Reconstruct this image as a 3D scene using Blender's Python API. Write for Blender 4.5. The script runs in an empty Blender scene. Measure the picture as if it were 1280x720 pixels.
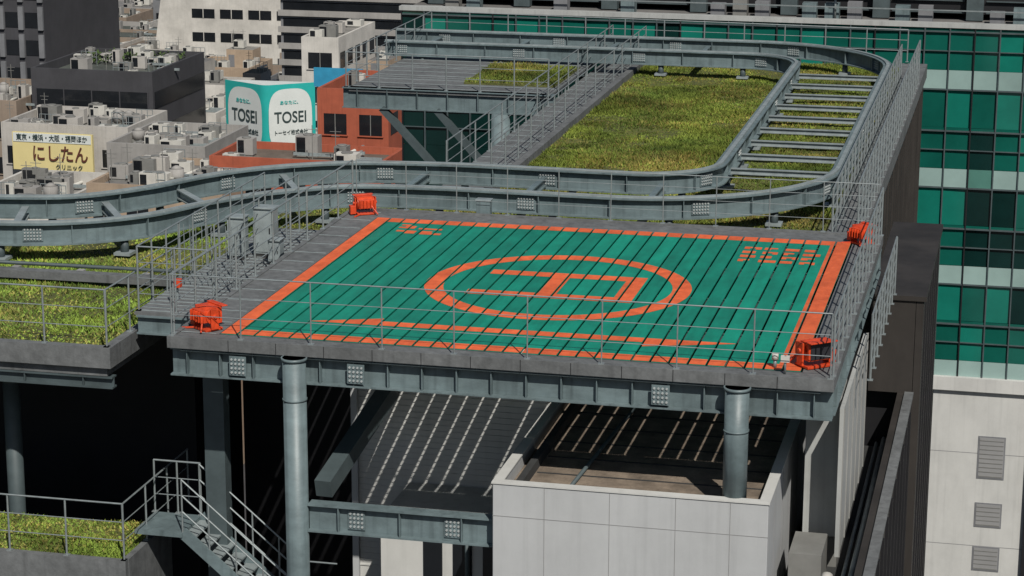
import bpy, math, random
import numpy as np
from mathutils import Vector, Matrix
random.seed(7); rng=np.random.default_rng(7)
scene=bpy.context.scene
scene.view_settings.view_transform='Standard'
try: scene.view_settings.look='None'
except Exception: pass
scene.view_settings.exposure=0

# ---------------------------------------------------------------- materials
def mat(name,c,rough=0.6,metal=0.0,var=0.25,scale=3.0,c2=None,bump=0.0,bscale=20.0,stretch=(1,1,1),spec=0.4,detail=5,attr=False,dirt=0.0,dscale=0.6,streak=0.0):
    m=bpy.data.materials.new(name); m.use_nodes=True
    nt=m.node_tree; N=nt.nodes; L=nt.links
    b=N["Principled BSDF"]
    b.inputs["Roughness"].default_value=rough; b.inputs["Metallic"].default_value=metal
    b.inputs["Specular IOR Level"].default_value=spec
    tc=N.new("ShaderNodeTexCoord"); mp=N.new("ShaderNodeMapping"); mp.inputs["Scale"].default_value=stretch
    L.new(tc.outputs["Object"],mp.inputs[0])
    n=N.new("ShaderNodeTexNoise"); n.inputs["Scale"].default_value=scale; n.inputs["Detail"].default_value=detail; n.inputs["Roughness"].default_value=0.65
    L.new(mp.outputs[0],n.inputs["Vector"])
    r=N.new("ShaderNodeValToRGB")
    r.color_ramp.elements[0].position=0.3; r.color_ramp.elements[1].position=0.7
    d=c2 if c2 else tuple(x*(1-var) for x in c)
    h=c if c2 else tuple(min(1,x*(1+var*0.6)) for x in c)
    r.color_ramp.elements[0].color=(*d,1); r.color_ramp.elements[1].color=(*h,1)
    L.new(n.outputs[0],r.inputs[0])
    last=r.outputs[0]
    def mult(last,src):
        mx=N.new("ShaderNodeMix"); mx.data_type='RGBA'; mx.blend_type='MULTIPLY'; mx.inputs[0].default_value=1
        L.new(last,mx.inputs[6]); L.new(src,mx.inputs[7]); return mx.outputs[2]
    if dirt>0:
        n3=N.new("ShaderNodeTexNoise"); n3.inputs["Scale"].default_value=dscale; n3.inputs["Detail"].default_value=8; n3.inputs["Roughness"].default_value=0.75
        L.new(tc.outputs["Object"],n3.inputs["Vector"])
        mr=N.new("ShaderNodeMapRange"); mr.inputs[1].default_value=0.42; mr.inputs[2].default_value=0.72; mr.inputs[3].default_value=1.0; mr.inputs[4].default_value=1.0-dirt
        L.new(n3.outputs[0],mr.inputs[0]); last=mult(last,mr.outputs[0])
    if streak>0:
        mp2=N.new("ShaderNodeMapping"); mp2.inputs["Scale"].default_value=(7,7,.25); L.new(tc.outputs["Object"],mp2.inputs[0])
        n4=N.new("ShaderNodeTexNoise"); n4.inputs["Scale"].default_value=1.0; n4.inputs["Detail"].default_value=6
        L.new(mp2.outputs[0],n4.inputs["Vector"])
        mr=N.new("ShaderNodeMapRange"); mr.inputs[1].default_value=0.52; mr.inputs[2].default_value=0.75; mr.inputs[3].default_value=1.0; mr.inputs[4].default_value=1.0-streak
        L.new(n4.outputs[0],mr.inputs[0]); last=mult(last,mr.outputs[0])
    if attr:
        a=N.new("ShaderNodeAttribute"); a.attribute_name="tint"
        last=mult(last,a.outputs["Color"])
    L.new(last,b.inputs["Base Color"])
    if bump>0:
        n2=N.new("ShaderNodeTexNoise"); n2.inputs["Scale"].default_value=bscale; n2.inputs["Detail"].default_value=6
        L.new(mp.outputs[0],n2.inputs["Vector"])
        bp=N.new("ShaderNodeBump"); bp.inputs["Strength"].default_value=bump; bp.inputs["Distance"].default_value=0.05
        L.new(n2.outputs[0],bp.inputs["Height"]); L.new(bp.outputs[0],b.inputs["Normal"])
    return m
M={}
M['steel']=mat("painted_steel",(0.140,0.185,0.195),0.45,0.0,0.22,2.0,bump=0.05,stretch=(1,1,2),dirt=.35,streak=.35)
M['steel_d']=mat("painted_steel_dark",(0.060,0.080,0.085),0.55,0,0.25,2.0)
M['steel_l']=mat("galvanised_steel",(0.27,0.31,0.315),0.45,0.2,0.25,4.0)
M['rail']=mat("railing_metal",(0.24,0.27,0.275),0.4,0.3,0.2,6.0)
M['bolt']=mat("bolt_metal",(0.40,0.43,0.43),0.45,0.2,0.2,9.0)
M['deck_grey']=mat("grey_deck",(0.135,0.142,0.145),0.75,0,0.25,5.0,bump=0.1,dirt=.4,streak=.3)
M['green']=mat("green_deck_paint",(0.004,0.270,0.175),0.42,0,0.30,1.3,c2=(0.003,0.190,0.122),bump=0.05,stretch=(4,0.6,1),attr=True,dirt=.35,dscale=.8)
M['orange']=mat("orange_deck_paint",(0.82,0.155,0.048),0.55,0,0.2,2.4,c2=(0.66,0.115,0.035),stretch=(3,1,1),attr=True,dirt=.38,dscale=1.5)
M['lamp']=mat("orange_lamp_paint",(0.62,0.062,0.016),0.45,0,0.35,9.0,dirt=.5,dscale=4)
M['lens']=mat("lamp_lens",(0.03,0.03,0.035),0.1)
M['white']=mat("white_wall",(0.41,0.42,0.425),0.7,0,0.08,0.9,bump=0.03,stretch=(1,1,0.3),dirt=.10,streak=.10)
M['joint']=mat("panel_joint",(0.24,0.24,0.24),0.8,0,0.1,0.9)
M['white2']=mat("pale_wall",(0.50,0.50,0.48),0.75,0,0.10,0.7,stretch=(1,1,0.3),dirt=.12,streak=.10)
M['clad']=mat("pale_cladding",(0.38,0.39,0.38),0.6,0,0.12,1.0,dirt=.2,streak=.2)
M['conc']=mat("concrete",(0.26,0.26,0.25),0.85,0,0.3,1.2,bump=0.1,dirt=.3)
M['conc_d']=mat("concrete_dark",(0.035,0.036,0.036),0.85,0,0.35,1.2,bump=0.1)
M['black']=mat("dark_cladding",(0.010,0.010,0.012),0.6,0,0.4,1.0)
M['brownwall']=mat("dark_brown_cladding",(0.032,0.028,0.025),0.6,0,0.4,0.8,stretch=(1,1,0.3),dirt=.3)
M['brown']=mat("brown_roof",(0.22,0.175,0.135),0.9,0,0.4,2.5,bump=0.3,dirt=.5,dscale=1.2)
M['grass']=mat("grass_soil",(0.115,0.125,0.028),0.95,0,0.4,0.9,c2=(0.050,0.055,0.02),bump=0.8,bscale=14)
M['blade']=mat("sedum_blades",(0.250,0.270,0.045),0.75,0,0.4,0.55,c2=(0.095,0.135,0.026),attr=True,spec=0.15,dirt=.5,dscale=.35)
M['blade2']=mat("grass_blades_left",(0.28,0.340,0.055),0.75,0,0.4,0.7,c2=(0.12,0.19,0.035),attr=True,spec=0.15,dirt=.5,dscale=.5)
M['g1']=mat("teal_glass",(0.006,0.095,0.072),0.08,0,0.3,0.25,spec=0.9)
M['g2']=mat("teal_glass_bright",(0.008,0.150,0.112),0.08,0,0.25,0.3,spec=0.9)
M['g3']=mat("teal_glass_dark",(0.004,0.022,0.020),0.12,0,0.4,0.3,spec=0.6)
M['g4']=mat("pale_spandrel_glass",(0.24,0.34,0.32),0.25,0,0.35,0.15)
M['g5']=mat("blind_glass",(0.07,0.18,0.15),0.3,0,0.2,0.4)
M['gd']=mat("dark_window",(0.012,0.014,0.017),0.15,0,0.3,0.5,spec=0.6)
M['asphalt']=mat("asphalt",(0.05,0.05,0.052),0.9,0,0.25,0.3)
M['tosteal']=mat("sign_teal",(0.02,0.36,0.33),0.5,0,0.08,1)
M['signwhite']=mat("sign_white",(0.58,0.61,0.59),0.5,0,0.06,1)
M['signtext']=mat("sign_text",(0.03,0.05,0.05),0.6,0,0.1,1)
M['signred']=mat("sign_text_red",(0.10,0.03,0.02),0.6,0,0.1,1)
M['yellow']=mat("sign_yellow",(0.62,0.53,0.25),0.6,0,0.06,1)
M['rust']=mat("orange_brown_wall",(0.34,0.085,0.045),0.8,0,0.2,0.8,streak=.2)
M['blue']=mat("blue_sheet",(0.03,0.25,0.42),0.6,0,0.2,1)
M['shrub']=mat("shrub_leaves",(0.05,0.085,0.02),0.8,0,0.5,2.0)
for i,c in enumerate([(0.30,0.29,0.275),(0.43,0.41,0.38),(0.17,0.175,0.185),(0.26,0.205,0.16),(0.05,0.05,0.056),(0.54,0.52,0.48),(0.36,0.275,0.20)]):
    M['w%d'%i]=mat("city_wall_%d"%i,c,0.8,0,0.2,0.35,dirt=.2,dscale=.3,streak=.15)
for i,c in enumerate([(0.17,0.165,0.16),(0.25,0.24,0.22),(0.075,0.085,0.075),(0.16,0.13,0.105)]):
    M['r%d'%i]=mat("city_roof_%d"%i,c,0.9,0,0.35,0.5,dirt=.4,dscale=.3)
M['ac']=mat("ac_unit_paint",(0.50,0.49,0.45),0.6,0,0.15,1.5)
M['acd']=mat("ac_unit_grey",(0.18,0.18,0.17),0.6,0,0.2,1.5)

# ---------------------------------------------------------------- mesh builder
class MB:
    def __init__(s): s.v=[];s.f=[];s.m=[];s.sm=[];s.keys=[]
    def k(s,key):
        if key not in s.keys: s.keys.append(key)
        return s.keys.index(key)
    def face(s,pts,key,sm=False):
        i=len(s.v); s.v+= [tuple(p) for p in pts]; s.f.append(tuple(range(i,i+len(pts)))); s.m.append(s.k(key)); s.sm.append(sm)
    def box(s,x0,x1,y0,y1,z0,z1,key,rz=0,top=None):
        if x0>x1:x0,x1=x1,x0
        if y0>y1:y0,y1=y1,y0
        if z0>z1:z0,z1=z1,z0
        i=len(s.v); cx,cy=(x0+x1)/2,(y0+y1)/2; c,sn=math.cos(rz),math.sin(rz)
        for z in (z0,z1):
            for x,y in ((x0,y0),(x1,y0),(x1,y1),(x0,y1)):
                s.v.append((cx+(x-cx)*c-(y-cy)*sn, cy+(x-cx)*sn+(y-cy)*c, z))
        F=[(0,3,2,1),(4,5,6,7),(0,1,5,4),(1,2,6,5),(2,3,7,6),(3,0,4,7)]
        for n,q in enumerate(F):
            s.f.append(tuple(i+a for a in q)); s.m.append(s.k(top if (top and n==1) else key)); s.sm.append(False)
    def beam(s,p0,p1,w,h,key,up=(0,0,1)):
        p0=Vector(p0);p1=Vector(p1);d=(p1-p0).normalized();u=Vector(up)
        if abs(d.dot(u))>0.98:u=Vector((0,1,0))
        r=d.cross(u).normalized();u=r.cross(d)
        i=len(s.v)
        for p in (p0,p1):
            for a,b in ((-1,-1),(1,-1),(1,1),(-1,1)): s.v.append(tuple(p+r*a*w/2+u*b*h/2))
        for q in [(0,1,2,3),(7,6,5,4),(0,4,5,1),(1,5,6,2),(2,6,7,3),(3,7,4,0)]:
            s.f.append(tuple(i+a for a in q)); s.m.append(s.k(key)); s.sm.append(False)
    def cyl(s,p0,p1,r,key,n=8,r2=None,cap=True):
        p0=Vector(p0);p1=Vector(p1);d=(p1-p0)
        if d.length<1e-6:return
        d.normalize();u=Vector((0,0,1)) if abs(d.z)<0.9 else Vector((1,0,0))
        a=d.cross(u).normalized();b=d.cross(a);r2=r if r2 is None else r2
        i=len(s.v)
        for p,rr in ((p0,r),(p1,r2)):
            for j in range(n):
                t=2*math.pi*j/n; s.v.append(tuple(p+a*math.cos(t)*rr+b*math.sin(t)*rr))
        for j in range(n):
            s.f.append((i+j,i+(j+1)%n,i+n+(j+1)%n,i+n+j)); s.m.append(s.k(key)); s.sm.append(n>6)
        if cap:
            s.f.append(tuple(i+j for j in range(n))[::-1]); s.m.append(s.k(key)); s.sm.append(False)
            s.f.append(tuple(i+n+j for j in range(n))); s.m.append(s.k(key)); s.sm.append(False)
    def ibeam(s,p0,p1,h,w,key,tf=0.03,stiff=0):
        p0=Vector(p0);p1=Vector(p1)
        s.beam(p0-Vector((0,0,tf/2)),p1-Vector((0,0,tf/2)),w,tf,key)
        s.beam(p0-Vector((0,0,h-tf/2)),p1-Vector((0,0,h-tf/2)),w,tf,key)
        s.beam(p0-Vector((0,0,h/2)),p1-Vector((0,0,h/2)),0.03,h-2*tf,key)
        if stiff>0:
            L=(p1-p0).length;d=(p1-p0)/L;n=int(L/stiff)
            for i in range(n+1):
                q=p0+d*(i+0.5)*L/(n+1)-Vector((0,0,h/2))
                s.beam(q-d*0.008,q+d*0.008,w*0.92,h-2*tf-0.004,key)
    def sweep(s,path,prof,key,z):
        n=len(path);m=len(prof);i=len(s.v)
        for a in range(n):
            p=Vector(path[a]); t=(Vector(path[min(a+1,n-1)])-Vector(path[max(a-1,0)])).normalized()
            r=Vector((t.y,-t.x))
            for l,h in prof: s.v.append((p.x+r.x*l,p.y+r.y*l,z+h))
        for a in range(n-1):
            for b in range(m):
                c=(b+1)%m
                s.f.append((i+a*m+b,i+a*m+c,i+(a+1)*m+c,i+(a+1)*m+b)); s.m.append(s.k(key)); s.sm.append(False)
        s.f.append(tuple(i+b for b in range(m)));s.m.append(s.k(key));s.sm.append(False)
        s.f.append(tuple(i+(n-1)*m+b for b in range(m))[::-1]);s.m.append(s.k(key));s.sm.append(False)
    def extrude(s,poly,z0,z1,side,top):
        s.face([(x,y,z1) for x,y in poly],top); s.face([(x,y,z0) for x,y in poly][::-1],side)
        n=len(poly)
        for a in range(n):
            p,q=poly[a],poly[(a+1)%n]
            s.face([(p[0],p[1],z0),(q[0],q[1],z0),(q[0],q[1],z1),(p[0],p[1],z1)],side)
    def build(s,name,parent=None,bevel=0,tint=None):
        me=bpy.data.meshes.new(name); me.from_pydata(s.v,[],s.f)
        for k in s.keys: me.materials.append(M[k])
        me.polygons.foreach_set("material_index",s.m); me.polygons.foreach_set("use_smooth",s.sm)
        if tint is not None:
            at=me.attributes.new("tint",'FLOAT_COLOR','POINT')
            at.data.foreach_set("color",np.array(tint,dtype=np.float32).ravel())
        me.update(); o=bpy.data.objects.new(name,me); scene.collection.objects.link(o)
        if parent:o.parent=parent
        if bevel:
            b=o.modifiers.new("b",'BEVEL');b.width=bevel;b.segments=2;b.limit_method='ANGLE'
        return o

def railing(name,path,h=1.1,sp=1.25,nr=3,r=0.018,pr=0.022,key='rail',toe=False,mb=None,base=0.0):
    own=mb is None
    mb=mb or MB()
    path=[Vector(p) for p in path]
    for a,b in zip(path[:-1],path[1:]):
        d=b-a;L=d.length;n=max(1,round(L/sp))
        for i in range(n+1):
            q=a+d*i/n; j=Vector((random.uniform(-.008,.008),random.uniform(-.008,.008),0)); mb.cyl(q-Vector((0,0,base)),q+Vector((0,0,h))+j,pr,key,6)
            mb.box(q.x-.05,q.x+.05,q.y-.05,q.y+.05,q.z-base,q.z-base+0.015,key)
        for j in range(nr):
            z=h*(1-j/nr*0.98); rr=r*1.25 if j==0 else r*0.7
            mb.cyl(a+Vector((0,0,z)),b+Vector((0,0,z)),rr,key,6)
        if toe: mb.beam(a+Vector((0,0,.06)),b+Vector((0,0,.06)),.01,.1,key)
    if own: return mb.build(name)
def bolt_plate(mb,x,y,z,w,h,nx=5,nz=4,rz=0):
    t=0.02
    c,s=math.cos(rz),math.sin(rz)
    U=Vector((c,s,0)); Nn=Vector((s,-c,0))
    o=Vector((x,y,z))
    mb.beam(o+Nn*t/2-U*w/2,o+Nn*t/2+U*w/2,t,h,'steel')
    for i in range(nx):
        for j in range(nz):
            p=o+Nn*t+U*((i+.5)/nx-.5)*w*0.92+Vector((0,0,((j+.5)/nz-.5)*h*0.9))
            mb.cyl(p,p+Nn*0.022,0.021,'bolt',6)

# ---------------------------------------------------------------- camera
yaw,pitch,roll=-0.22641,0.24555,0.00322
fwd=Vector((math.sin(yaw)*math.cos(pitch),math.cos(yaw)*math.cos(pitch),-math.sin(pitch)))
right=Vector((math.cos(yaw),-math.sin(yaw),0)); up=right.cross(fwd)
r2=right*math.cos(roll)+up*math.sin(roll); u2=-right*math.sin(roll)+up*math.cos(roll)
cam=bpy.data.cameras.new("camera"); co=bpy.data.objects.new("camera",cam); scene.collection.objects.link(co)
mw=Matrix((r2,u2,-fwd)).transposed().to_4x4(); mw.translation=Vector((13.45938,-36.02874,10.37624))
co.matrix_world=mw; cam.sensor_width=36; cam.lens=2867.97/1280*36; cam.clip_start=0.5; cam.clip_end=3000
scene.camera=co

# ---------------------------------------------------------------- light
sun_el=math.radians(46); sx,sy=0.48,-0.88
az=math.atan2(sx,sy)
sd=bpy.data.lights.new("sun",'SUN'); sd.energy=4.5; sd.angle=math.radians(0.5); sd.color=(1.0,0.955,0.88)
so=bpy.data.objects.new("sun",sd); scene.collection.objects.link(so)
tosun=Vector((math.sin(az)*math.cos(sun_el),math.cos(az)*math.cos(sun_el),math.sin(sun_el)))
so.rotation_euler=tosun.to_track_quat('Z','Y').to_euler()
w=bpy.data.worlds.new("World"); scene.world=w; w.use_nodes=True
nt=w.node_tree; bg=nt.nodes["Background"]; sk=nt.nodes.new("ShaderNodeTexSky"); sk.sky_type='NISHITA'; sk.sun_disc=False
sk.sun_elevation=sun_el; sk.sun_rotation=az; nt.links.new(sk.outputs[0],bg.inputs[0]); bg.inputs[1].default_value=0.05

GZ=-40.0
g=MB(); g.box(-1500,1500,-600,2500,GZ-1,GZ,'asphalt'); g.build("ground")

# ---------------------------------------------------------------- helipad
D=9.63
pad=bpy.data.objects.new("rooftop_helipad",None); scene.collection.objects.link(pad)
mk=MB()
X0,X1,Y0,Y1=-0.0,10.0,0.0,D
npl=32; pw=(X1-X0)/npl; gap=0.040
planks=[(X0+i*pw+gap/2,X0+(i+1)*pw-gap/2) for i in range(npl)]
gd=MB(); gt=[]
for a,b in planks:
    n0=len(gd.v); t=random.uniform(0.82,1.12)
    gd.box(a,b,Y0,Y1,-0.026,0.0,'green')
    gt+=[(t,t,t,1)]*(len(gd.v)-n0)
gd.build("deck_planks",pad,tint=gt)
def clip(poly,xa,xb):
    def cl(P,f,x):
        out=[]
        for i in range(len(P)):
            p,q=P[i],P[(i+1)%len(P)]
            ip,iq=f(p[0]),f(q[0])
            if ip: out.append(p)
            if ip!=iq:
                t=(x-p[0])/(q[0]-p[0]); out.append((x,p[1]+t*(q[1]-p[1])))
        return out
    P=cl(poly,lambda v:v>=xa,xa)
    if len(P)>2:P=cl(P,lambda v:v<=xb,xb)
    return P if len(P)>2 else None
polys=[]
R=lambda x0,x1,y0,y1:polys.append([(x0,y0),(x1,y0),(x1,y1),(x0,y1)])
R(0,.33,0,D);R(10-.40,10,0,D);R(.33,9.6,0,.33);R(.33,9.6,D-.36,D)
cx,cy=4.965,4.66
for i in range(96):
    a0,a1=2*math.pi*i/96,2*math.pi*(i+1)/96
    ri,ro=2.14,2.495
    polys.append([(cx+ri*math.cos(a0),cy+ri*math.sin(a0)),(cx+ro*math.cos(a0),cy+ro*math.sin(a0)),(cx+ro*math.cos(a1),cy+ro*math.sin(a1)),(cx+ri*math.cos(a1),cy+ri*math.sin(a1))])
R(3.5,6.5,5.32,5.66);R(3.4,6.5,3.72,4.06);R(6.14,6.5,4.06,5.32);R(4.72,5.06,4.06,5.32)
R(2.5,7.2,1.14,1.42)
polys.append([(1.2,1.14),(2.5,1.14),(2.5,1.62)])
polys.append([(8.8,1.42),(7.2,1.42),(7.2,0.88)])
def glyph(x,y,w,h,rows):
    nr=len(rows);nc=len(rows[0])
    for j,rw in enumerate(rows):
        for i,ch in enumerate(rw):
            if ch=='#': R(x+w*i/nc,x+w*(i+1)/nc+0.001,y+h*(nr-1-j)/nr,y+h*(nr-j)/nr+0.001)
glyph(0.72,8.75,0.34,0.36,["##.",".##","###"]);glyph(1.15,8.72,0.5,0.12,["#"]);glyph(0.75,8.3,.42,.26,["##",".#"]);glyph(1.28,8.28,.45,.30,["#.","##"])
for j in range(4):
    for i in range(4):
        wds=[.34,.26,.30,.22][(i+j)%4]
        glyph(7.95+i*.40,8.55-j*.36,wds,.2,[["###","#.#"],["##","##"],["###","###"],["##","#."]][(i*3+j)%4])
pt=[]
for P in polys:
    for a,b in planks:
        Q=clip(P,a+0.001,b-0.001)
        if Q:
            t=random.uniform(0.86,1.08); n0=len(mk.v); mk.face([(x,y,0.004) for x,y in Q],'orange'); pt+=[(t,t,t,1)]*(len(mk.v)-n0)
mk.build("painted_markings",pad,tint=pt)
f=MB()
XL,XR,YN,YF=-0.78,10.55,-0.42,10.45
f.box(XL,-0.015,YN+.12,YF-.1,-0.09,-0.01,'deck_grey')
f.box(10.015,XR,YN+.12,YF-.1,-0.09,-0.01,'deck_grey')
f.box(-0.015,10.015,YN+.12,-0.02,-0.09,-0.006,'deck_grey')
f.box(-0.015,10.015,D+.02,YF-.1,-0.09,-0.006,'deck_grey')
for i in range(14):
    y=YN+.4+i*.78
    f.box(XL+.05,-.06,y,y+.03,-0.01,-0.002,'steel_l')
for i in range(12):
    x=.3+i*.85; f.box(x,x+.012,YN-.024,YN-.02,-.19,.01,'black')
f.box(XL-.02,XR+.02,YN-.02,YN+.12,-0.19,0.015,'deck_grey'); f.box(XL-.02,XR+.02,YF-.1,YF+.02,-0.19,0.02,'deck_grey')
f.box(XL-.02,XL+.08,YN+.121,YF-.101,-0.19,0.014,'deck_grey'); f.box(XR-.08,XR+.02,YN+.121,YF-.101,-0.19,0.014,'deck_grey')
f.ibeam((XL,YN+.2,-.20),(XR,YN+.2,-.20),.50,.30,'steel',stiff=0.62)
f.ibeam((XL,YF-.2,-.20),(XR,YF-.2,-.20),.50,.30,'steel',stiff=0.9)
f.ibeam((XL+.1,YN+.36,-.20),(XL+.1,YF-.36,-.20),.50,.25,'steel',stiff=0.9)
f.ibeam((XR-.1,YN+.36,-.20),(XR-.1,YF-.36,-.20),.50,.25,'steel',stiff=0.9)
for x in (2.6,5.2,7.8): f.ibeam((x,YN+.36,-.30),(x,YF-.36,-.30),.35,.14,'steel_d')
for y in (2.4,4.8,7.2,9.4): f.ibeam((XL+.24,y,-.10),(XR-.24,y,-.10),.14,.07,'steel_d',tf=.012)
for px_ in (0.45,2.55,7.75): bolt_plate(f,px_,YN+.045,-.45,.30,.34,nx=4,nz=4)
f.cyl((XL+.2,YN+.03,-.235),(XR-.2,YN+.03,-.235),.014,'steel_d',6)
f.build("steel_frame",pad,bevel=0.004)
m=MB(); m.box(1.95,2.25,10.5,10.7,-.3,.28,'steel'); m.box(1.93,2.27,10.48,10.72,.28,.31,'steel_l'); m.build("junction_box",bevel=.006)

def column(name,x,y,z0,z1,r,key='steel'):
    m=MB(); m.cyl((x,y,z0),(x,y,z1),r,key,28)
    m.cyl((x,y,z1-.05),(x,y,z1),r*1.12,key,28); m.cyl((x,y,z0),(x,y,z0+.05),r*1.5,key,28)
    m.cyl((x,y,z1-.75),(x,y,z1-.72),r*1.06,key,28)
    for a in range(8):
        t=a*math.pi/4; m.cyl((x+r*1.3*math.cos(t),y+r*1.3*math.sin(t),z0+.05),(x+r*1.3*math.cos(t),y+r*1.3*math.sin(t),z0+.1),.02,'bolt',6)
    return m.build(name)
column("steel_column",1.50,-.50,-9,-.19,.20)
column("steel_column",9.02,-.48,-2.28,-.19,.20)
column("steel_column",1.5,9.6,-9,-.71,.2); column("steel_column",9.0,9.6,-5.5,-.71,.2)
m=MB(); m.box(-.80,-.42,1.2,1.5,-9,-.71,'steel_d'); m.build("square_steel_column")

m=MB(); m.ibeam((1.70,-.42,-2.78),(4.96,-.42,-2.78),.50,.26,'steel',stiff=1.2)
bolt_plate(m,2.55,-.445,-3.03,.30,.34,nx=4,nz=4); bolt_plate(m,4.25,-.445,-3.03,.30,.34,nx=4,nz=4); m.build("cross_girder")
m=MB(); m.beam((1.75,0.2,-2.75),(2.3,7.0,-0.95),.30,.32,'steel_d'); m.build("diagonal_brace_beam")

railing("safety_railing",[(XL+.05,YN+.04,.015),(XR-.05,YN+.04,.015)],1.08,1.24,3,.010,.013)
railing("safety_railing",[(XL+.03,YN+.2,.015),(XL+.03,YF-.1,.015)],1.05,1.1,4,.014,.020)
railing("safety_railing",[(XL+.1,YF-.04,.02),(XR-.1,YF-.04,.02)],1.05,1.15,4,.008,.012)
railing("safety_railing",[(XR-.02,YN+.2,.015),(XR-.02,YF-.1,.015)],1.0,0.8,5,.014,.021)

def lamp(x,y,z,rz,s=1.0,tilt=0.0):
    m=MB()
    m.box(-.20,.20,-.16,.16,0,.04,'lamp')
    m.box(-.235,-.205,-.07,.07,.03,.36,'lamp'); m.box(.205,.235,-.07,.07,.03,.36,'lamp')
    m.cyl((-.19,.0,.24),(.19,.0,.24),.135,'lamp',14)
    m.box(-.17,.17,.02,.17,.14,.33,'lamp')
    for i in range(5): m.box(-.16+i*.075,-.145+i*.075,.17,.22,.14,.32,'lamp')
    m.box(-.19,.19,-.16,-.02,.11,.37,'lamp'); m.box(-.165,.165,-.175,-.161,.13,.35,'lens')
    m.box(-.22,.22,-.25,-.14,.372,.39,'lamp'); m.cyl((-.26,0,.24),(.26,0,.24),.035,'lamp',10)
    m.cyl((.1,.1,.02),(.3,.28,-.0),.02,'lamp',6); m.cyl((-.1,.15,.2),(-.22,.26,.02),.018,'lamp',6)
    m.box(.22,.34,-.05,.1,.02,.2,'lamp')
    o=m.build("floodlight",bevel=0.014); o.location=(x,y,z); o.rotation_euler=(tilt,0,rz); o.scale=(s,s,s)
lamp(-.32,.25,0,2.5,1.1); lamp(-.36,9.95,0.0,-2.6,1.0); lamp(10.2,9.6,0,2.4,1.0); lamp(10.15,.4,0,.7,1.2)
m=MB(); m.cyl((9.55,.12,0),(9.55,.12,.14),.03,'rail',8); m.cyl((9.55,.12,.14),(9.55,.12,.24),.055,'ac',10); m.build("marker_light")
m=MB(); m.cyl((9.75,-.2,0),(9.75,-.2,.3),.02,'rail',8); m.box(9.68,9.82,-.24,-.16,.2,.3,'ac'); m.build("marker_light")

# ---------------------------------------------------------------- gondola track
def catmull(P,n=10):
    P=[Vector(p) for p in P]; out=[]
    Q=[P[0]*2-P[1]]+P+[P[-1]*2-P[-2]]
    for i in range(1,len(Q)-2):
        for j in range(n):
            t=j/n; a,b,c,d=Q[i-1],Q[i],Q[i+1],Q[i+2]
            out.append(0.5*((2*b)+(-a+c)*t+(2*a-5*b+4*c-d)*t*t+(-a+3*b-3*c+d)*t**3))
    out.append(P[-1]); return out
def arc(cx,cy,r,a0,a1,n=24): return [Vector((cx+r*math.cos(math.radians(a0+(a1-a0)*i/n)),cy+r*math.sin(math.radians(a0+(a1-a0)*i/n)))) for i in range(n+1)]
outerL=catmull([(-24,7.2),(-14,7.0),(-9.5,6.95),(-7.4,7.0),(-5.9,7.45),(-4.75,8.4),(-3.95,9.9),(-3.0,11.2),(-1.5,12.35),(0.4,12.65),(2.0,12.65)])
innerL=catmull([(-24,9.6),(-14,9.45),(-10,9.4),(-8.5,9.45),(-6.95,9.9),(-5.85,11.1),(-5.0,12.7),(-4.0,13.95),(-2.3,15.0),(0.0,15.4),(2.0,15.4)])
CX,C1,C2=4.45,17.2,33.4
outer=outerL+arc(CX,C1,4.6,-90,0)+arc(CX,C2,4.6,0,90)+[Vector((-7.6,C2+4.6))]
inner=innerL+arc(CX,C1,1.85,-90,0)+arc(CX,C2,1.85,0,90)+[Vector((-7.2,C2+1.85))]
H=.46
prof=[(-.14,0),(.14,0),(.14,-.03),(.018,-.035),(.018,-H+.035),(.14,-H+.03),(.14,-H),(-.14,-H),(-.14,-H+.03),(-.018,-H+.035),(-.018,-.035),(-.14,-.03)]
def addup(path):
    out=[path[0]]
    for p in path[1:]:
        if (p-out[-1]).length>0.02: out.append(p)
    return out
outer=addup(outer);inner=addup(inner)
def walk(path,step,off=0):
    res=[];acc=off
    for a,b in zip(path[:-1],path[1:]):
        L=(b-a).length;d=(b-a)/L
        while acc<L: res.append((a+d*acc,d));acc+=step
        acc-=L
    return res
trk=bpy.data.objects.new("gondola_track",None); scene.collection.objects.link(trk)
for nm,pth in (("outer_rail",outer),("inner_rail",inner)):
    m=MB(); m.sweep(pth,prof,'steel',0.06)
    m.sweep(pth,[(-.05,.045),(.05,.045),(.05,.002),(-.05,.002)],'steel_l',0.06)
    for p,d in walk(pth,1.6,.5):
        m.beam((p.x-d.x*.008,p.y-d.y*.008,.06-H/2),(p.x+d.x*.008,p.y+d.y*.008,.06-H/2),.24,H-.07,'steel')
    for k,(p,d) in enumerate(walk(pth,3.9,1.7)):
        nn=Vector((d.y,-d.x)); s=1 if nn.y<=0 else -1
        q=p+nn*s*.022; a=math.atan2(d.y,d.x)
        if s<0:a+=math.pi
        bolt_plate(m,q.x,q.y,.06-H/2,.42,.30,nx=6,nz=4,rz=a)
    for p,d in walk(pth,2.6,1.0):
        m.cyl((p.x,p.y,-.72),(p.x,p.y,.06-H),.09,'steel_d',10); m.box(p.x-.18,p.x+.18,p.y-.18,p.y+.18,-.72,-.66,'steel_l')
    m.build(nm,trk)
m=MB()
y=17.6
while y<33.5:
    m.ibeam((CX+1.85+.16,y,-.14),(CX+4.6-.16,y,-.14),.14,.13,'steel_l',tf=.02); y+=1.9
for x in (-.4,2.4,5.2): m.ibeam((x,12.8,-.1),(x,15.25,-.1),.22,.14,'steel')
for x in (-6,-3,0,3): m.ibeam((x,C2+2,-.1),(x,C2+4.45,-.1),.22,.14,'steel')
for a,b in (((-7.2,7.2),(-7.9,9.35)),((-5.1,8.2),(-6.4,10.2)),((-3.9,10.2),(-5.3,11.9)),((-2.4,11.9),(-3.6,14.1))):
    m.ibeam((*a,-.1),(*b,-.1),.22,.16,'steel_l')
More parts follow.
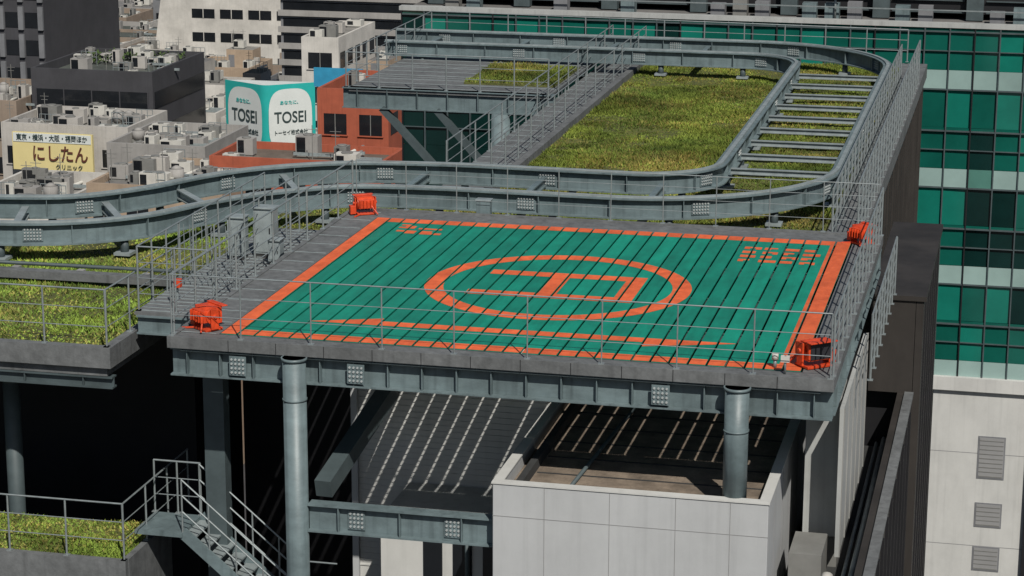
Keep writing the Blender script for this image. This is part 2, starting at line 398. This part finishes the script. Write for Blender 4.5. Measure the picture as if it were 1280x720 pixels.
m.build("cross_ties",trk)

# ---------------------------------------------------------------- own building: roofs
back=[(-24,10.2),(-10,10.0),(-8.6,10.1),(-7.3,10.5),(-6.3,11.5),(-5.5,13.2),(-4.3,14.6),(-2.6,15.7),(-.2,16.1)]
slabL=[(-24,.9),(-2.5,.9),(-2.5,10.6),(-0.2,10.75),(-0.2,16.1)]+back[::-1][1:]
slabR=[(-.2,10.75),(9.15,10.75),(9.15,39.2),(.9,39.2),(.9,16.1),(-.2,16.1)]
S=0.72; EX=9.95
bld=bpy.data.objects.new("grass_roof_building",None); scene.collection.objects.link(bld)
m=MB(); m.extrude(slabL,-1.20,-S-.06,'deck_grey','grass')
m.box(-24,-2.38,.78,.96,-1.02,-.64,'deck_grey'); m.box(-2.56,-2.38,.961,10.5,-1.02,-.64,'deck_grey')
m.ibeam((-24,.98,-1.21),(-2.4,.98,-1.21),.22,.2,'steel_d',stiff=1.2)
m.build("left_roof_slab",bld)
m=MB(); m.extrude(slabR,-1.28,-S-.06,'conc_d','grass')
m.box(.75,.95,16.1,39.2,-1.1,-.6,'deck_grey')
m.box(9.15,EX,10.9,39.3,-1.1,-.66,'deck_grey')
m.box(-.45,.75,16.4,39.2,-1.1,-.74,'deck_grey')
for i in range(28): m.box(-.42,.72,16.6+i*.8,16.63+i*.8,-.74,-.73,'steel_l')
m.build("right_roof_slab",bld)
m=MB()
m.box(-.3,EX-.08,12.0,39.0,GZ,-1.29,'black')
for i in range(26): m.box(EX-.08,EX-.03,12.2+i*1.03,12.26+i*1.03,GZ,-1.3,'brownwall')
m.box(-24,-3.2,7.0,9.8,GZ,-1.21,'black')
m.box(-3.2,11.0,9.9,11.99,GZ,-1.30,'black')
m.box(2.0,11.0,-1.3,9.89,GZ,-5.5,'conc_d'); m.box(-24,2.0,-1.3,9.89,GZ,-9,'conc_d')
m.box(11.05,11.35,-8,16.4,GZ,-3.05,'brownwall'); m.box(11.35,11.5,9.5,16.4,GZ,-1.05,'brownwall')
m.box(11.2,11.38,-8,9.4,-3.05,-2.99,'deck_grey')
m.box(10.45,11.34,9.5,16.4,-3.05,-1.1,'brownwall')
m.box(10.42,11.55,9.45,16.45,-1.1,-1.0,'brownwall')
for i in range(16): m.box(11.35,11.40,-7.5+i*1.05,-7.42+i*1.05,GZ,-3.1,'black')
for i in range(6): m.box(11.5,11.53,10+i*1.05,10.04+i*1.05,GZ,-1.15,'black')
m.build("dark_walls",bld)
for x in (-5.2,-8.8,-12.4):
    column("concrete_column",x,2.6,-9,-1.20,.16,'steel_d')
m=MB(); m.box(-24,-1.85,-.25,1.75,-9,-4.28,'conc_d',top='grass'); m.box(-24,-1.75,-.38,-.24,-9,-4.2,'deck_grey'); m.box(-1.86,-1.74,-.24,1.8,-9,-4.2,'deck_grey'); m.build("lower_terrace")
railing("terrace_railing",[(-16,-.3,-4.2),(-1.8,-.3,-4.2),(-1.8,2.9,-4.2)],1.05,1.1,3,.013,.018)
railing("roof_railing",[(-24,.87,-.64),(-2.47,.87,-.64),(-2.47,6.3,-.64)],1.05,1.2,3,.013,.018)
railing("walkway_railing",[(.72,17.0,-.74),(.72,39,-.74)],1.05,1.5,4,.014,.022)
railing("walkway_railing",[(-.4,17.0,-.74),(-.4,39,-.74)],1.05,1.5,4,.014,.022)
railing("track_railing",[(9.36,12.4,-.66),(9.36,35,-.66)],1.2,.95,5,.018,.026)
railing("track_railing",[(9.9,12.4,-.66),(9.9,35,-.66)],1.35,.95,6,.018,.026)
railing("side_railing",[(10.9,9.5,-1.0),(10.9,3.2,-1.0)],1.2,.75,5,.014,.022)

m=MB()
m.box(-6.6,-.46,29.2,39.3,-.62,-.5,'deck_grey'); m.ibeam((-6.8,29.3,-.5),(-.3,29.3,-.5),.62,.3,'steel',stiff=1.0)
m.ibeam((-6.6,29.5,-.62),(-6.6,39.3,-.62),.5,.3,'steel',stiff=1.0)
for i in range(12): m.box(-6.55,-.5,29.5+i*.8,29.54+i*.8,-.5,-.49,'steel_l')
m.box(-3.4,-.6,30.6,34.4,-.5,-.44,'grass')
m.cyl((-1.95,29.3,-20),(-1.95,29.3,-1.12),.28,'steel',24)
m.beam((-5.6,29.3,-1.1),(-3.4,29.3,-3.4),.2,.2,'steel_d'); m.beam((-3.9,29.3,-1.1),(-2.0,29.3,-3.2),.2,.2,'steel_d')
m.build("steel_platform")
railing("platform_railing",[(-6.7,39.2,-.5),(-6.7,29.25,-.5),(-.5,29.25,-.5)],1.05,1.1,3,.014,.022)
railing("back_railing",[(-6.7,39.2,-.5),(9.3,39.2,-.6)],1.05,1.3,3,.014,.022)

m=MB()
m.box(-2.35,-.82,1.9,9.2,-.30,-.24,'deck_grey')
for i in range(30): m.box(-2.33,-.84,2.0+i*.24,2.03+i*.24,-.24,-.225,'steel_l')
m.ibeam((-2.3,1.95,-.3),(-.82,1.95,-.3),.35,.2,'steel')
railing("x",[(-.85,2.0,-.24),(-2.3,2.0,-.24),(-2.3,9.1,-.24)],1.2,.7,4,.012,.018,mb=m)
railing("x",[(-1.55,4.0,-.24),(-1.55,9.1,-.24)],1.2,.9,4,.012,.018,mb=m)
for k in range(12): m.cyl((-2.28+k*.12,4.0,-.24),(-2.28+k*.12,4.0,.95),.008,'rail',5)
m.build("access_landing")
def cabinet(x,y,z,w,d,h):
    m=MB(); m.box(x,x+w,y,y+d,z+.08,z+h,'steel_l'); m.box(x+.03,x+w-.03,y-.015,y,z+.12,z+h-.05,'steel_l'); m.box(x-.02,x+w+.02,y-.04,y+d+.02,z+h,z+h+.03,'steel_l')
    m.box(x+.02,x+w-.02,y+.02,y+d-.02,z,z+.08,'conc_d'); m.box(x+w*.78,x+w*.84,y-.03,y-.015,z+h*.5,z+h*.62,'black'); m.build("electrical_cabinet",bevel=.006)
cabinet(-2.1,6.2,-.24,.34,.3,.85); cabinet(-1.65,6.5,-.24,.42,.3,1.0); cabinet(-1.15,5.9,-.24,.25,.25,.5)
lm=MB(); lm.cyl((-1.9,2.9,-.24),(-1.9,2.9,.15),.03,'steel_l',8); lm.box(-1.98,-1.82,2.83,2.97,.0,.16,'lamp'); lm.build("warning_light",bevel=.01)
m=MB(); m.beam((-24,5.2,-.6),(-2.7,5.6,-.6),.25,.16,'deck_grey'); m.cyl((-24,5.8,-.55),(-2.7,6.2,-.55),.04,'steel_d',8)
for i in range(14): m.box(-22+i*1.4,-21.85+i*1.4,5.72,5.95,-.78,-.55,'conc')
m.build("roof_conduit")

# ---------------------------------------------------------------- white block
wb=bpy.data.objects.new("white_rooftop_block",None); scene.collection.objects.link(wb)
m=MB()
bx0,bx1,by0,by1,bt=5.02,9.62,-.78,8.5,-2.06
m.box(bx0,bx1,by0,by0+.14,-12,bt,'white'); m.box(bx0,bx0+.14,by0+.14,by1,-12,bt,'white'); m.box(bx1-.14,bx1,by0+.14,by1,-12,bt,'white')
m.box(bx0+.14,bx1-.14,by0+.14,by1,-3,-2.30,'conc_d',top='brown')
m.build("walls",wb,bevel=.012)
m=MB()
m.box(bx0-.02,bx1+.02,by0-.02,by0+.16,bt+.003,bt+.03,'white2'); m.box(bx0-.02,bx0+.16,by0+.162,by1,bt+.003,bt+.03,'white2'); m.box(bx1-.16,bx1+.02,by0+.162,by1,bt+.003,bt+.03,'white2')
m.box(bx0+.3,bx0+.42,by0+.3,by1,-2.3,-2.12,'conc_d')
for i in range(9): m.box(bx0+.45,bx1-.16,by0+.5+i*.9,by0+.53+i*.9,-2.3,-2.285,'conc_d')
m.cyl((6.2,-.3,-2.24),(6.6,7,-2.24),.035,'steel_d',8)
m.box(bx0-.004,bx1+.004,by0-.005,by0-.001,-2.625,-2.616,'joint')
for x in (5.9,7.0,8.1,9.0): m.box(x-.004,x+.004,by0-.006,by0-.001,-12,bt-.02,'joint')
for i in range(5): m.box(bx1+.001,bx1+.006,by0+.9+i*1.2,by0+.91+i*1.2,-12,bt-.02,'joint')
m.build("joints_and_coping",wb)
m=MB(); m.box(1.35,5.0,3.6,3.75,-9,-1.0,'white2')
for i in range(38): m.box(1.35,5.0,3.58,3.6,-5.45+i*.115,-5.42+i*.115,'white2')
m.box(1.25,1.37,3.5,3.8,-9,-.9,'white')
m.build("ribbed_wall")
m=MB(); m.box(2.4,4.9,1.5,3.5,-5.5,-3.75,'white2'); m.box(2.38,4.92,1.48,3.5,-3.75,-3.68,'clad')
for x in (3.2,3.75,4.3): m.box(x,x+.35,1.47,1.5,-4.9,-4.0,'gd')
m.cyl((4.05,1.3,-5.5),(4.05,1.3,-3.7),.035,'steel_d',8)
m.build("plant_room")
m=MB(); m.box(10.55,10.62,1.2,6.2,-3.6,-.95,'clad')
for i in range(6): m.box(10.62,10.64,1.2+i*1.0,1.23+i*1.0,-3.6,-.95,'conc')
m.box(9.9,10.5,2.2,3.2,-3.6,-1.0,'clad'); m.build("pale_screen_wall")
m=MB(); m.box(9.7,11.0,-1,9.4,-5.5,-4.2,'conc_d'); m.box(9.85,10.4,.4,1.5,-4.2,-3.3,'acd'); m.box(10.0,10.5,2.3,3.8,-4.2,-3.2,'acd')
m.cyl((10.85,-1,-3.9),(10.85,9,-3.9),.05,'steel_l',8); m.cyl((10.7,-1,-4.0),(10.7,9,-4.0),.035,'steel_l',8)
m.cyl((10.55,-.2,-4.2),(10.55,-.2,-3.5),.02,'rail',8); m.cyl((10.55,-.28,-3.55),(10.55,-.1,-3.45),.1,'ac',12); m.build("service_ledge_equipment")

def stair(name,x0,z0,x1,z1,y0,y1,n):
    m=MB()
    for y in (y0,y1): m.beam((x0,y,z0),(x1,y,z1),.04,.22,'steel')
    for i in range(n):
        t=(i+.5)/n; x=x0+(x1-x0)*t; z=z0+(z1-z0)*t
        m.box(x-.13,x+.13,y0+.03,y1-.03,z,z+.03,'steel_l')
    for y in (y0,y1):
        for i in range(5):
            t=i/4; x=x0+(x1-x0)*t; z=z0+(z1-z0)*t; m.cyl((x,y,z),(x,y,z+1.0),.016,'rail',6)
        for h in (1.0,.7,.4): m.cyl((x0,y,z0+h),(x1,y,z1+h),.015,'rail',6)
        m.cyl((x1,y,z1+1),(x1+.6,y,z1+1),.016,'rail',6)
    m.build(name)
stair("steel_staircase",-1.0,-3.9,1.0,-5.6,.5,1.4,9)
m=MB(); m.box(-1.9,-1.0,.45,1.45,-3.98,-3.9,'steel'); railing("x",[(-1.9,1.45,-3.9),(-1.0,1.45,-3.9)],1.0,.45,3,.014,.018,mb=m); m.build("stair_landing")

# ---------------------------------------------------------------- grass blades
def pip(poly,x,y):
    ins=np.zeros(len(x),bool);n=len(poly)
    for i in range(n):
        x1,y1=poly[i];x2,y2=poly[(i+1)%n]
        c=((y1>y)!=(y2>y))&(x<(x2-x1)*(y-y1)/((y2-y1) if y2!=y1 else 1e-9)+x1); ins^=c
    return ins
G2=rng.uniform(-1,1,(64,64))
def vnoise(x,y,s):
    x=x*s+17.3;y=y*s+5.1; xi=np.floor(x).astype(int);yi=np.floor(y).astype(int);fx=x-xi;fy=y-yi;fx=fx*fx*(3-2*fx);fy=fy*fy*(3-2*fy)
    g=lambda a,b:G2[a%64,b%64]
    return (g(xi,yi)*(1-fx)+g(xi+1,yi)*fx)*(1-fy)+(g(xi,yi+1)*(1-fx)+g(xi+1,yi+1)*fx)*fy
def grass(name,poly,z,N,hmin,hmax,key):
    xs=[p[0] for p in poly];ys=[p[1] for p in poly]
    x=rng.uniform(min(xs),max(xs),N);y=rng.uniform(min(ys),max(ys),N)
    cl=vnoise(x,y,.55)*1.0+vnoise(x+9,y,1.7)*.8+vnoise(x,y+31,4.3)*.5
    k=pip(poly,x,y)&(rng.uniform(-1.6,.9,N)<cl+.3); x=x[k];y=y[k];cl=cl[k];n=len(x)
    a=rng.uniform(0,2*np.pi,n);h=rng.uniform(hmin,hmax,n)*np.clip(1+.7*cl,.3,2.4);wd=rng.uniform(.012,.026,n)
    lean=rng.uniform(.2,1.3,n)*h;la=rng.uniform(0,2*np.pi,n)
    V=np.empty((n,3,3))
    V[:,0]=np.c_[x-np.cos(a)*wd,y-np.sin(a)*wd,np.full(n,z)];V[:,1]=np.c_[x+np.cos(a)*wd,y+np.sin(a)*wd,np.full(n,z)]
    V[:,2]=np.c_[x+np.cos(la)*lean,y+np.sin(la)*lean,z+h]
    me=bpy.data.meshes.new(name); me.vertices.add(3*n);me.vertices.foreach_set("co",V.ravel())
    me.loops.add(3*n);me.loops.foreach_set("vertex_index",np.arange(3*n));me.polygons.add(n);me.polygons.foreach_set("loop_start",np.arange(0,3*n,3));me.polygons.foreach_set("loop_total",np.full(n,3))
    me.update();me.validate()
    t=rng.uniform(.6,1.3,n)*np.clip(1-.3*vnoise(x,y+50,.4)+.3*vnoise(x+5,y+70,1.3)+.2*vnoise(x+15,y+20,3.1),.45,1.5);dry=rng.uniform(0,1,n)<np.clip(.18+.6*vnoise(x+40,y,.6),.03,.85)
    col=np.ones((n,3,4),np.float32);col[:,:,0]=(t*np.where(dry,1.4,.9))[:,None];col[:,:,1]=(t*np.where(dry,1.0,1))[:,None];col[:,:,2]=(t*np.where(dry,1.6,1))[:,None]
    at=me.attributes.new("tint",'FLOAT_COLOR','POINT');at.data.foreach_set("color",col.ravel())
    me.materials.append(M[key]);o=bpy.data.objects.new(name,me);scene.collection.objects.link(o)
grass("rooftop_grass",[(1.0,16.0),(9.1,16.0),(9.1,39),(1.0,39)],-S-.06,210000,.03,.08,'blade')
grass("rooftop_grass",[(-.2,11.0),(9.1,11.0),(9.1,16.0),(-.2,16.0)],-S-.06,30000,.03,.08,'blade')
gl=[(-14,1.0),(-2.6,1.0),(-2.6,10.6),(-.2,10.9),(-.2,16.0)]+back[::-1][1:-1]+[(-14,10)]
grass("rooftop_grass",gl,-S-.06,180000,.025,.07,'blade2')
grass("terrace_grass",[(-10,-.2),(-1.9,-.2),(-1.9,1.7),(-10,1.7)],-4.28,22000,.03,.08,'blade2')
grass("platform_grass",[(-3.4,30.6),(-.6,30.6),(-.6,34.4),(-3.4,34.4)],-.44,12000,.03,.09,'blade')

# ---------------------------------------------------------------- glass building behind
gb=bpy.data.objects.new("glass_office_building",None); scene.collection.objects.link(gb)
m=MB()
gx0,gx1,gy,gtop=-13.6,46,60.0,-2.15
m.box(gx0,gx1,gy+.2,gy+16,-17.0,gtop,'black',top='r0')
m.box(gx0-.1,gx1,gy-.15,gy+.35,gtop+.003,gtop+.18,'clad')
cw=1.02; z=gtop-.02; row=0
nc=int((gx1-gx0)/cw)
prev=[random.random() for _ in range(nc)]
while z>-16.9:
    hb=.80 if row%2==1 else .14
    zb=z-hb; zp=max(zb-1.6,-17.0)
    for i in range(nc):
        x0=gx0+i*cw
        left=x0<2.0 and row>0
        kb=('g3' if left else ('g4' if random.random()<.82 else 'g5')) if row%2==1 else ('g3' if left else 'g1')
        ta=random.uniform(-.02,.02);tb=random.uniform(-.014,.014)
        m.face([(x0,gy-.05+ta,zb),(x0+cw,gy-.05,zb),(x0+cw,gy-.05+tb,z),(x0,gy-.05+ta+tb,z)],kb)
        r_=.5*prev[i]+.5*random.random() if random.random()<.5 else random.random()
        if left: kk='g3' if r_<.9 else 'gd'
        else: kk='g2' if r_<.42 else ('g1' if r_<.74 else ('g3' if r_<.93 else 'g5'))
        m.face([(x0,gy+ta,zp),(x0+cw,gy+tb,zp),(x0+cw,gy+tb,zb),(x0,gy+ta,zb)],kk)
    m.box(gx0,gx1,gy-.12,gy-.02,zb-.03,zb+.03,'steel_d')
    if row%2==0: m.box(gx0,gx1,gy-.11,gy-.02,(zb+zp)/2-.015,(zb+zp)/2+.015,'steel_d')
    z=zp; row+=1
for i in range(nc+1):
    x0=gx0+i*cw; m.box(x0-.025,x0+.025,gy-.13,gy-.0,-17,gtop,'steel_d' if i%4 else 'black')
m.build("curtain_wall",gb)
m=MB()
m.box(9.9,46,gy-.1,gy+16,GZ,-17.02,'white2'); m.box(9.85,46,gy-.3,gy-.1,-17.6,-17.02,'white2')
for (xx,zz,hh) in ((11.9,-21.5,1.9),(11.9,-23.7,1.1),(11.9,-25.7,1.1),(11.9,-28,1.1)):
    m.box(xx,xx+1.15,gy-.13,gy-.1,zz,zz+hh,'w2'); m.box(xx+.06,xx+1.09,gy-.15,gy-.13,zz+.06,zz+hh-.06,'joint')
    for q in range(int(hh/.2)): m.box(xx+.08,xx+1.07,gy-.165,gy-.15,zz+.1+q*.2,zz+.13+q*.2,'acd')
m.box(14.0,14.6,gy-.35,gy-.1,GZ,-18,'black')
for zz in (-20.4,-24.6,-27): m.box(9.9,14.0,gy-.105,gy-.1,zz,zz+.03,'joint')
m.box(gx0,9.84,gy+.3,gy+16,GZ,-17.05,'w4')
m.build("lower_walls",gb)
m=MB()
m.box(-14,46,62.6,76,-1.9,9,'black'); 
for i in range(16):
    x=-13+i*3.9; m.box(x,x+.7,62.1,62.6,-2.1,9,'steel_d')
    for j in range(14): m.box(x+.8,x+3.8,62.45,62.6,-1.85+j*.5,-1.81+j*.5,'steel_d')
    for q in range(3):
        if random.random()<.8: m.box(x+1+q*.95,x+1.6+q*.95,61.3,61.9,-2.14,-1.65+random.random()*.3,random.choice(['acd','steel','w2']))
m.box(-14,46,61.0,61.05,-1.6,-1.55,'rail')
m.cyl((5.0,61.2,-2.1),(5.0,61.2,-1.0),.05,'rail',8); m.cyl((5.0,61.15,-1.0),(5.05,61.0,-.95),.28,'ac',16)
m.build("upper_storeys",gb)

# ---------------------------------------------------------------- city
def clutter(m,x0,x1,y0,y1,z,n):
    for _ in range(n):
        w=random.uniform(.6,1.8);d=random.uniform(.5,1.2);h=random.uniform(.6,1.5)
        x=random.uniform(x0+.3,max(x0+.35,x1-w-.3));y=random.uniform(y0+.3,max(y0+.35,y1-d-.3))
        t=random.random()
        if t<.55:
            k=random.choice(['ac','ac','acd','w1','w0']); m.box(x,x+w,y,y+d,z+.15,z+h,k); m.box(x+.05,x+w-.05,y+.05,y+d-.05,z,z+.15,'acd')
            m.cyl((x+w/2,y+d/2,z+h),(x+w/2,y+d/2,z+h+.08),min(w,d)*.38,'acd',10)
            m.box(x+.08,x+w*.45,y-.02,y,z+.3,z+h-.1,'gd')
        elif t<.59: m.cyl((x,y,z+.4),(x,y,z+.4+h),.5,'w0',14); m.cyl((x,y,z+.4+h),(x,y,z+h+.6),.5,'w0',14,r2=.1); m.box(x-.4,x+.4,y-.4,y+.4,z,z+.4,'acd')
        elif t<.75:
            m.beam((x,y,z+.3),(x+w*2.0,y,z+.3),.2,.2,'steel_l'); m.cyl((x,y+.5,z+.2),(x+.2,y+3,z+.2),.12,'ac',8)
        elif t<.85:
            m.cyl((x,y,z),(x,y,z+2.6),.03,'acd',5); m.cyl((x-.4,y,z+2.3),(x+.4,y,z+2.3),.02,'acd',5); m.cyl((x-.3,y,z+2.0),(x+.3,y,z+2.0),.02,'acd',5)
        else:
            for q in range(4): m.cyl((x+q*.5,y,z),(x+q*.5,y,z+1.3),.03,'rail',5)
            m.cyl((x,y,z+1.3),(x+1.5,y,z+1.3),.03,'rail',5); m.cyl((x,y,z+.8),(x+1.5,y,z+.8),.03,'rail',5)
def building(name,x0,x1,y0,y1,zt,wall,roof,fl=3.2,bay=2.4,clut=10,pent=True,ribbon=False):
    m=MB(); m.box(x0,x1,y0,y1,GZ,zt,wall,top=roof)
    t=.25;ph=random.uniform(.4,1.0)
    m.box(x0,x1,y0,y0+t,zt+.002,zt+ph,wall);m.box(x0,x1,y1-t,y1,zt+.002,zt+ph,wall);m.box(x0,x0+t,y0+t,y1-t,zt+.002,zt+ph,wall);m.box(x1-t,x1,y0+t,y1-t,zt+.002,zt+ph,wall)
    z=zt-1.0-1.5
    while z>max(GZ+1,zt-26):
        if ribbon:
            m.box(x0+.4,x1-.4,y0-.04,y0-.01,z,z+1.5,'gd'); m.box(x1+.01,x1+.04,y0+.4,y1-.4,z,z+1.5,'gd')
            nb=int((x1-x0)/bay)
            for i in range(nb+1): m.box(x0+.4+i*(x1-x0-.9)/max(nb,1),x0+.5+i*(x1-x0-.9)/max(nb,1),y0-.08,y0-.04,z,z+1.5,wall)
        else:
            nb=max(1,int((x1-x0)/bay)); s=(x1-x0)/nb
            for i in range(nb):
                if random.random()<.93:
                    m.box(x0+i*s+s*.18,x0+i*s+s*.82,y0-.03,y0-.01,z,z+1.5,'gd'); m.box(x0+i*s+s*.14,x0+i*s+s*.86,y0-.12,y0-.01,z-.1,z-.02,wall)
                    m.box(x0+i*s+s*.49,x0+i*s+s*.51,y0-.05,y0-.03,z,z+1.5,'acd')
            nb=max(1,int((y1-y0)/bay)); s=(y1-y0)/nb
            for i in range(nb): m.box(x1+.01,x1+.03,y0+i*s+s*.18,y0+i*s+s*.82,z,z+1.5,'gd')
        z-=fl
    if pent and x1-x0>5 and y1-y0>5:
        w=(x1-x0)*random.uniform(.25,.45);d=(y1-y0)*random.uniform(.3,.5);px=random.uniform(x0+.6,x1-w-.6);py=random.uniform(y0+(y1-y0)*.4,y1-d-.3)
        hh=random.uniform(1.6,2.6); m.box(px,px+w,py,py+d,zt,zt+hh,wall,top=roof); m.box(px+.3,px+1.1,py-.03,py-.005,zt+.1,zt+1.7,'w2'); clutter(m,px-.3,px+w+.3,py-.3,py+d+.3,zt+hh,3)
    clutter(m,x0,x1,y0,y1,zt,clut)
    return m.build(name)
W=['w0','w1','w2','w3','w1','w5','w6'];RF=['r0','r1','r2','r3']
building("dark_office_building",-73.9,-62.4,152,165,-21.2,'w4','r2',clut=22,ribbon=True,pent=False)
m=MB()
for _ in range(420):
    x=random.uniform(-73.2,-63.5);y=random.uniform(160,164.4);z=-21.2+random.uniform(.1,.9);r=random.uniform(.15,.3);a=random.uniform(0,6.3)
    m.face([(x+r*math.cos(a),y+r*math.sin(a),z),(x-r*math.sin(a),y+r*math.cos(a),z+random.uniform(-.2,.2)),(x-r*math.cos(a),y-r*math.sin(a),z+random.uniform(0,.3))],'shrub')
m.build("roof_shrubs")
building("grey_office_building",-56.7,-48.6,128,138,-23.0,'w0','r1',clut=28,ribbon=True,pent=False)
building("sign_tower_building",-55,-47.0,151.2,163,-27.4,'w1','r1',clut=10,pent=False)
building("office_building",-72.5,-64,172,184,-28,'w5','r1',clut=40)
building("office_building",-63.5,-54,172,184,-28.5,'w1','r0',clut=40)
building("yellow_sign_building",-72,-60.5,141.5,150.5,-24.4,'w1','r1',clut=32,pent=False)
building("office_building",-86,-74.5,150,162,-24.0,'w3','r1',clut=36)
building("low_office_building",-48,-38.4,104,114,-20.6,'w6','r0',clut=34,pent=False)
building("low_office_building",-56,-49,100,112,-22,'w5','r1',clut=28,pent=False)
building("low_office_building",-64,-57,112,124,-27,'w2','r0',clut=24,pent=False)
building("rust_red_building",-41.5,-29.3,110,116,-19.6,'rust','r3',clut=10,pent=False)
building("orange_brown_building",-36.9,-31.6,120,129,-16.6,'rust','r3',clut=5,pent=False)
m=MB(); m.box(-42,-38,135,135.2,-18.2,-16.7,'blue')
for x in (-41.8,-40,-38.2): m.cyl((x,135.3,-24),(x,135.3,-16.8),.08,'rail',6)
m.build("blue_billboard")
building("office_building",-41.8,-37.3,136,148,-20.5,'w5','r1',clut=16,pent=False)
building("office_building",-53.2,-49.6,166,178,-19.2,'w5','r1',clut=5,pent=False)
building("office_building",-49,-42,166,178,-23.5,'w6','r0',clut=16)
building("office_building",-63.5,-57.4,126,136,-29,'w3','r0',clut=14,pent=False)
for yy in range(188,345,14):
    x=-0.52*yy-22
    k=(yy+36)/116
    while x<-0.20*yy+4:
        w=random.uniform(7,13)
        zt=max(10.38-20.1*k-random.uniform(0,3.0),GZ+random.uniform(2,5))
        if not (abs(yy-195)<18 and x+w>-66 and x<-46):
            building("city_building",x,x+w-random.choice([.4,.6,2.5]),yy,yy+random.uniform(9,12.5),zt,random.choice(W),random.choice(RF),clut=random.randint(6,12),pent=random.random()<.5)
        x+=w
m=MB()
x0,x1,yb=-104,-84.5,262
zt=6
pts=[(x0-3.0,GZ),(x1,GZ),(x1,zt),(x0+4.2,zt)]
m.face([(p[0],yb,p[1]) for p in pts],'w5'); m.face([(x1,yb,GZ),(x1,yb+18,GZ),(x1,yb+18,zt),(x1,yb,zt)],'w5'); m.face([(x0-3,yb+18,GZ),(x0-3,yb,GZ),(x0+4.2,yb,zt),(x0+4.2,yb+18,zt)],'w1'); m.face([(x0+4.2,yb,zt),(x1,yb,zt),(x1,yb+18,zt),(x0+4.2,yb+18,zt)],'r1'); m.face([(x1,yb+18,GZ),(x0-3,yb+18,GZ),(x0+4.2,yb+18,zt),(x1,yb+18,zt)],'w5')
z=GZ+3
while z<zt-2:
    for i in range(4):
        xx=x0+3.4+i*4.1
        m.box(xx,xx+3.3,yb-.06,yb-.01,z,z+1.25,'gd'); m.box(xx+1.6,xx+1.7,yb-.1,yb-.06,z,z+1.25,'w5')
    z+=3.25
m.build("white_office_tower")
m=MB(); x0,x1,yb=-65,-48,195; m.box(x0,x1,yb,yb+14,GZ,4,'w2')
z=GZ
while z<3: m.box(x0-.2,x1+.2,yb-.35,yb-.002,z,z+.6,'w0'); m.box(x0+.3,x1-.3,yb-.05,yb-.003,z+.61,z+1.5,'gd'); z+=1.75
m.build("grey_banded_tower")
m=MB(); x0,x1,yb=-108,-87.5,185; m.box(x0,x1,yb,yb+20,GZ,12,'w4')
z=GZ+1
while z<11:
    for i in range(9):
        xx=x0+.8+i*2.2; m.box(xx,xx+1.5,yb-.05,yb-.01,z,z+1.6,'gd'); m.box(xx+1.55,xx+2.1,yb-.3,yb-.01,z-.2,z+2.2,'w2')
    z+=2.9
m.build("dark_office_tower")

# ---------------------------------------------------------------- signs
def text(body,size,loc,rz,key,parent,name,align='CENTER',sx=1.0):
    t=bpy.data.curves.new(name,'FONT');t.body=body;t.size=size;t.align_x=align;t.align_y='CENTER';t.extrude=.01;t.offset=size*.012
    o=bpy.data.objects.new(name,t);scene.collection.objects.link(o);o.location=loc;o.rotation_euler=(math.pi/2,0,rz);o.scale=(sx,1,1);t.materials.append(M[key]);o.parent=parent
sg=bpy.data.objects.new("corner_billboard",None);scene.collection.objects.link(sg)
m=MB(); zb,ztop=-26.6,-20.4; c=(-50.5,147.6); zc=(zb+ztop)/2
L0=(-54.9,150.0);R0=(-46.9,150.4)
pathS=[Vector(L0)]
for i in range(9):
    t=i/8
    a=Vector(L0).lerp(Vector(c),.86);b=Vector(R0).lerp(Vector(c),.86);q=a.lerp(Vector(c),t).lerp(Vector(c).lerp(b,t),t);pathS.append(q)
pathS.append(Vector(R0))
for a,b in zip(pathS[:-1],pathS[1:]): m.face([(a.x,a.y,zb),(b.x,b.y,zb),(b.x,b.y,ztop),(a.x,a.y,ztop)],'tosteal')
m.face([(p.x,p.y,ztop) for p in pathS],'signwhite'); m.face([(R0[0],R0[1],zb),(L0[0],L0[1],zb),(L0[0],L0[1],ztop),(R0[0],R0[1],ztop)],'acd')
def facepanel(A,B):
    A=Vector(A);B=Vector(B);d=(B-A);L=d.length;d/=L;n=Vector((d.y,-d.x));ctr=A+d*L*.5+n*.04;rz=math.atan2(d.y,d.x)
    pts=[]
    for i in range(36):
        a=2*math.pi*i/36;ex=math.copysign(abs(math.cos(a))**.6,math.cos(a));ez=math.copysign(abs(math.sin(a))**.6,math.sin(a))
        p=ctr+d*ex*L*.43; pts.append((p.x,p.y,zc+ez*2.7))
    m.face(pts,'signwhite')
    q=ctr+n*.04; s=L/5.0
    text("TOSEI",1.5*s,(q.x,q.y,zc+.2),rz,'signtext',sg,"sign_text",sx=.82); text("トーセイ株式会社",.50*s,(q.x,q.y,zc-1.1),rz,'signtext',sg,"sign_caption",sx=.85); text("あなたに、",.42*s,(q.x,q.y,zc+1.5),rz,'tosteal',sg,"sign_caption")
facepanel(L0,c);facepanel(c,R0)
for x in (-54,-51,-48): m.cyl((x,150.6,-27.6),(x,150.6,zb),.12,'steel_d',6)
m.build("panel",sg)
sg2=bpy.data.objects.new("yellow_billboard",None);scene.collection.objects.link(sg2)
m=MB(); m.box(-70.3,-63.1,140.0,140.3,-27.1,-23.9,'yellow')
m.box(-70.2,-63.2,139.95,140.0,-24.7,-23.95,'signwhite')
for x in (-69.5,-66.7,-63.7): m.cyl((x,140.5,-30),(x,140.5,-24),.1,'steel_d',6)
m.build("panel",sg2)
text("にしたん",1.5,(-66.0,139.9,-25.7),0,'signred',sg2,"sign_text",sx=.85); text("東京・横浜・大阪・福岡ほか",.58,(-66.7,139.9,-24.33),0,'signtext',sg2,"sign_caption",sx=.85); text("クリニック",.5,(-65.2,139.9,-26.75),0,'signtext',sg2,"sign_caption")
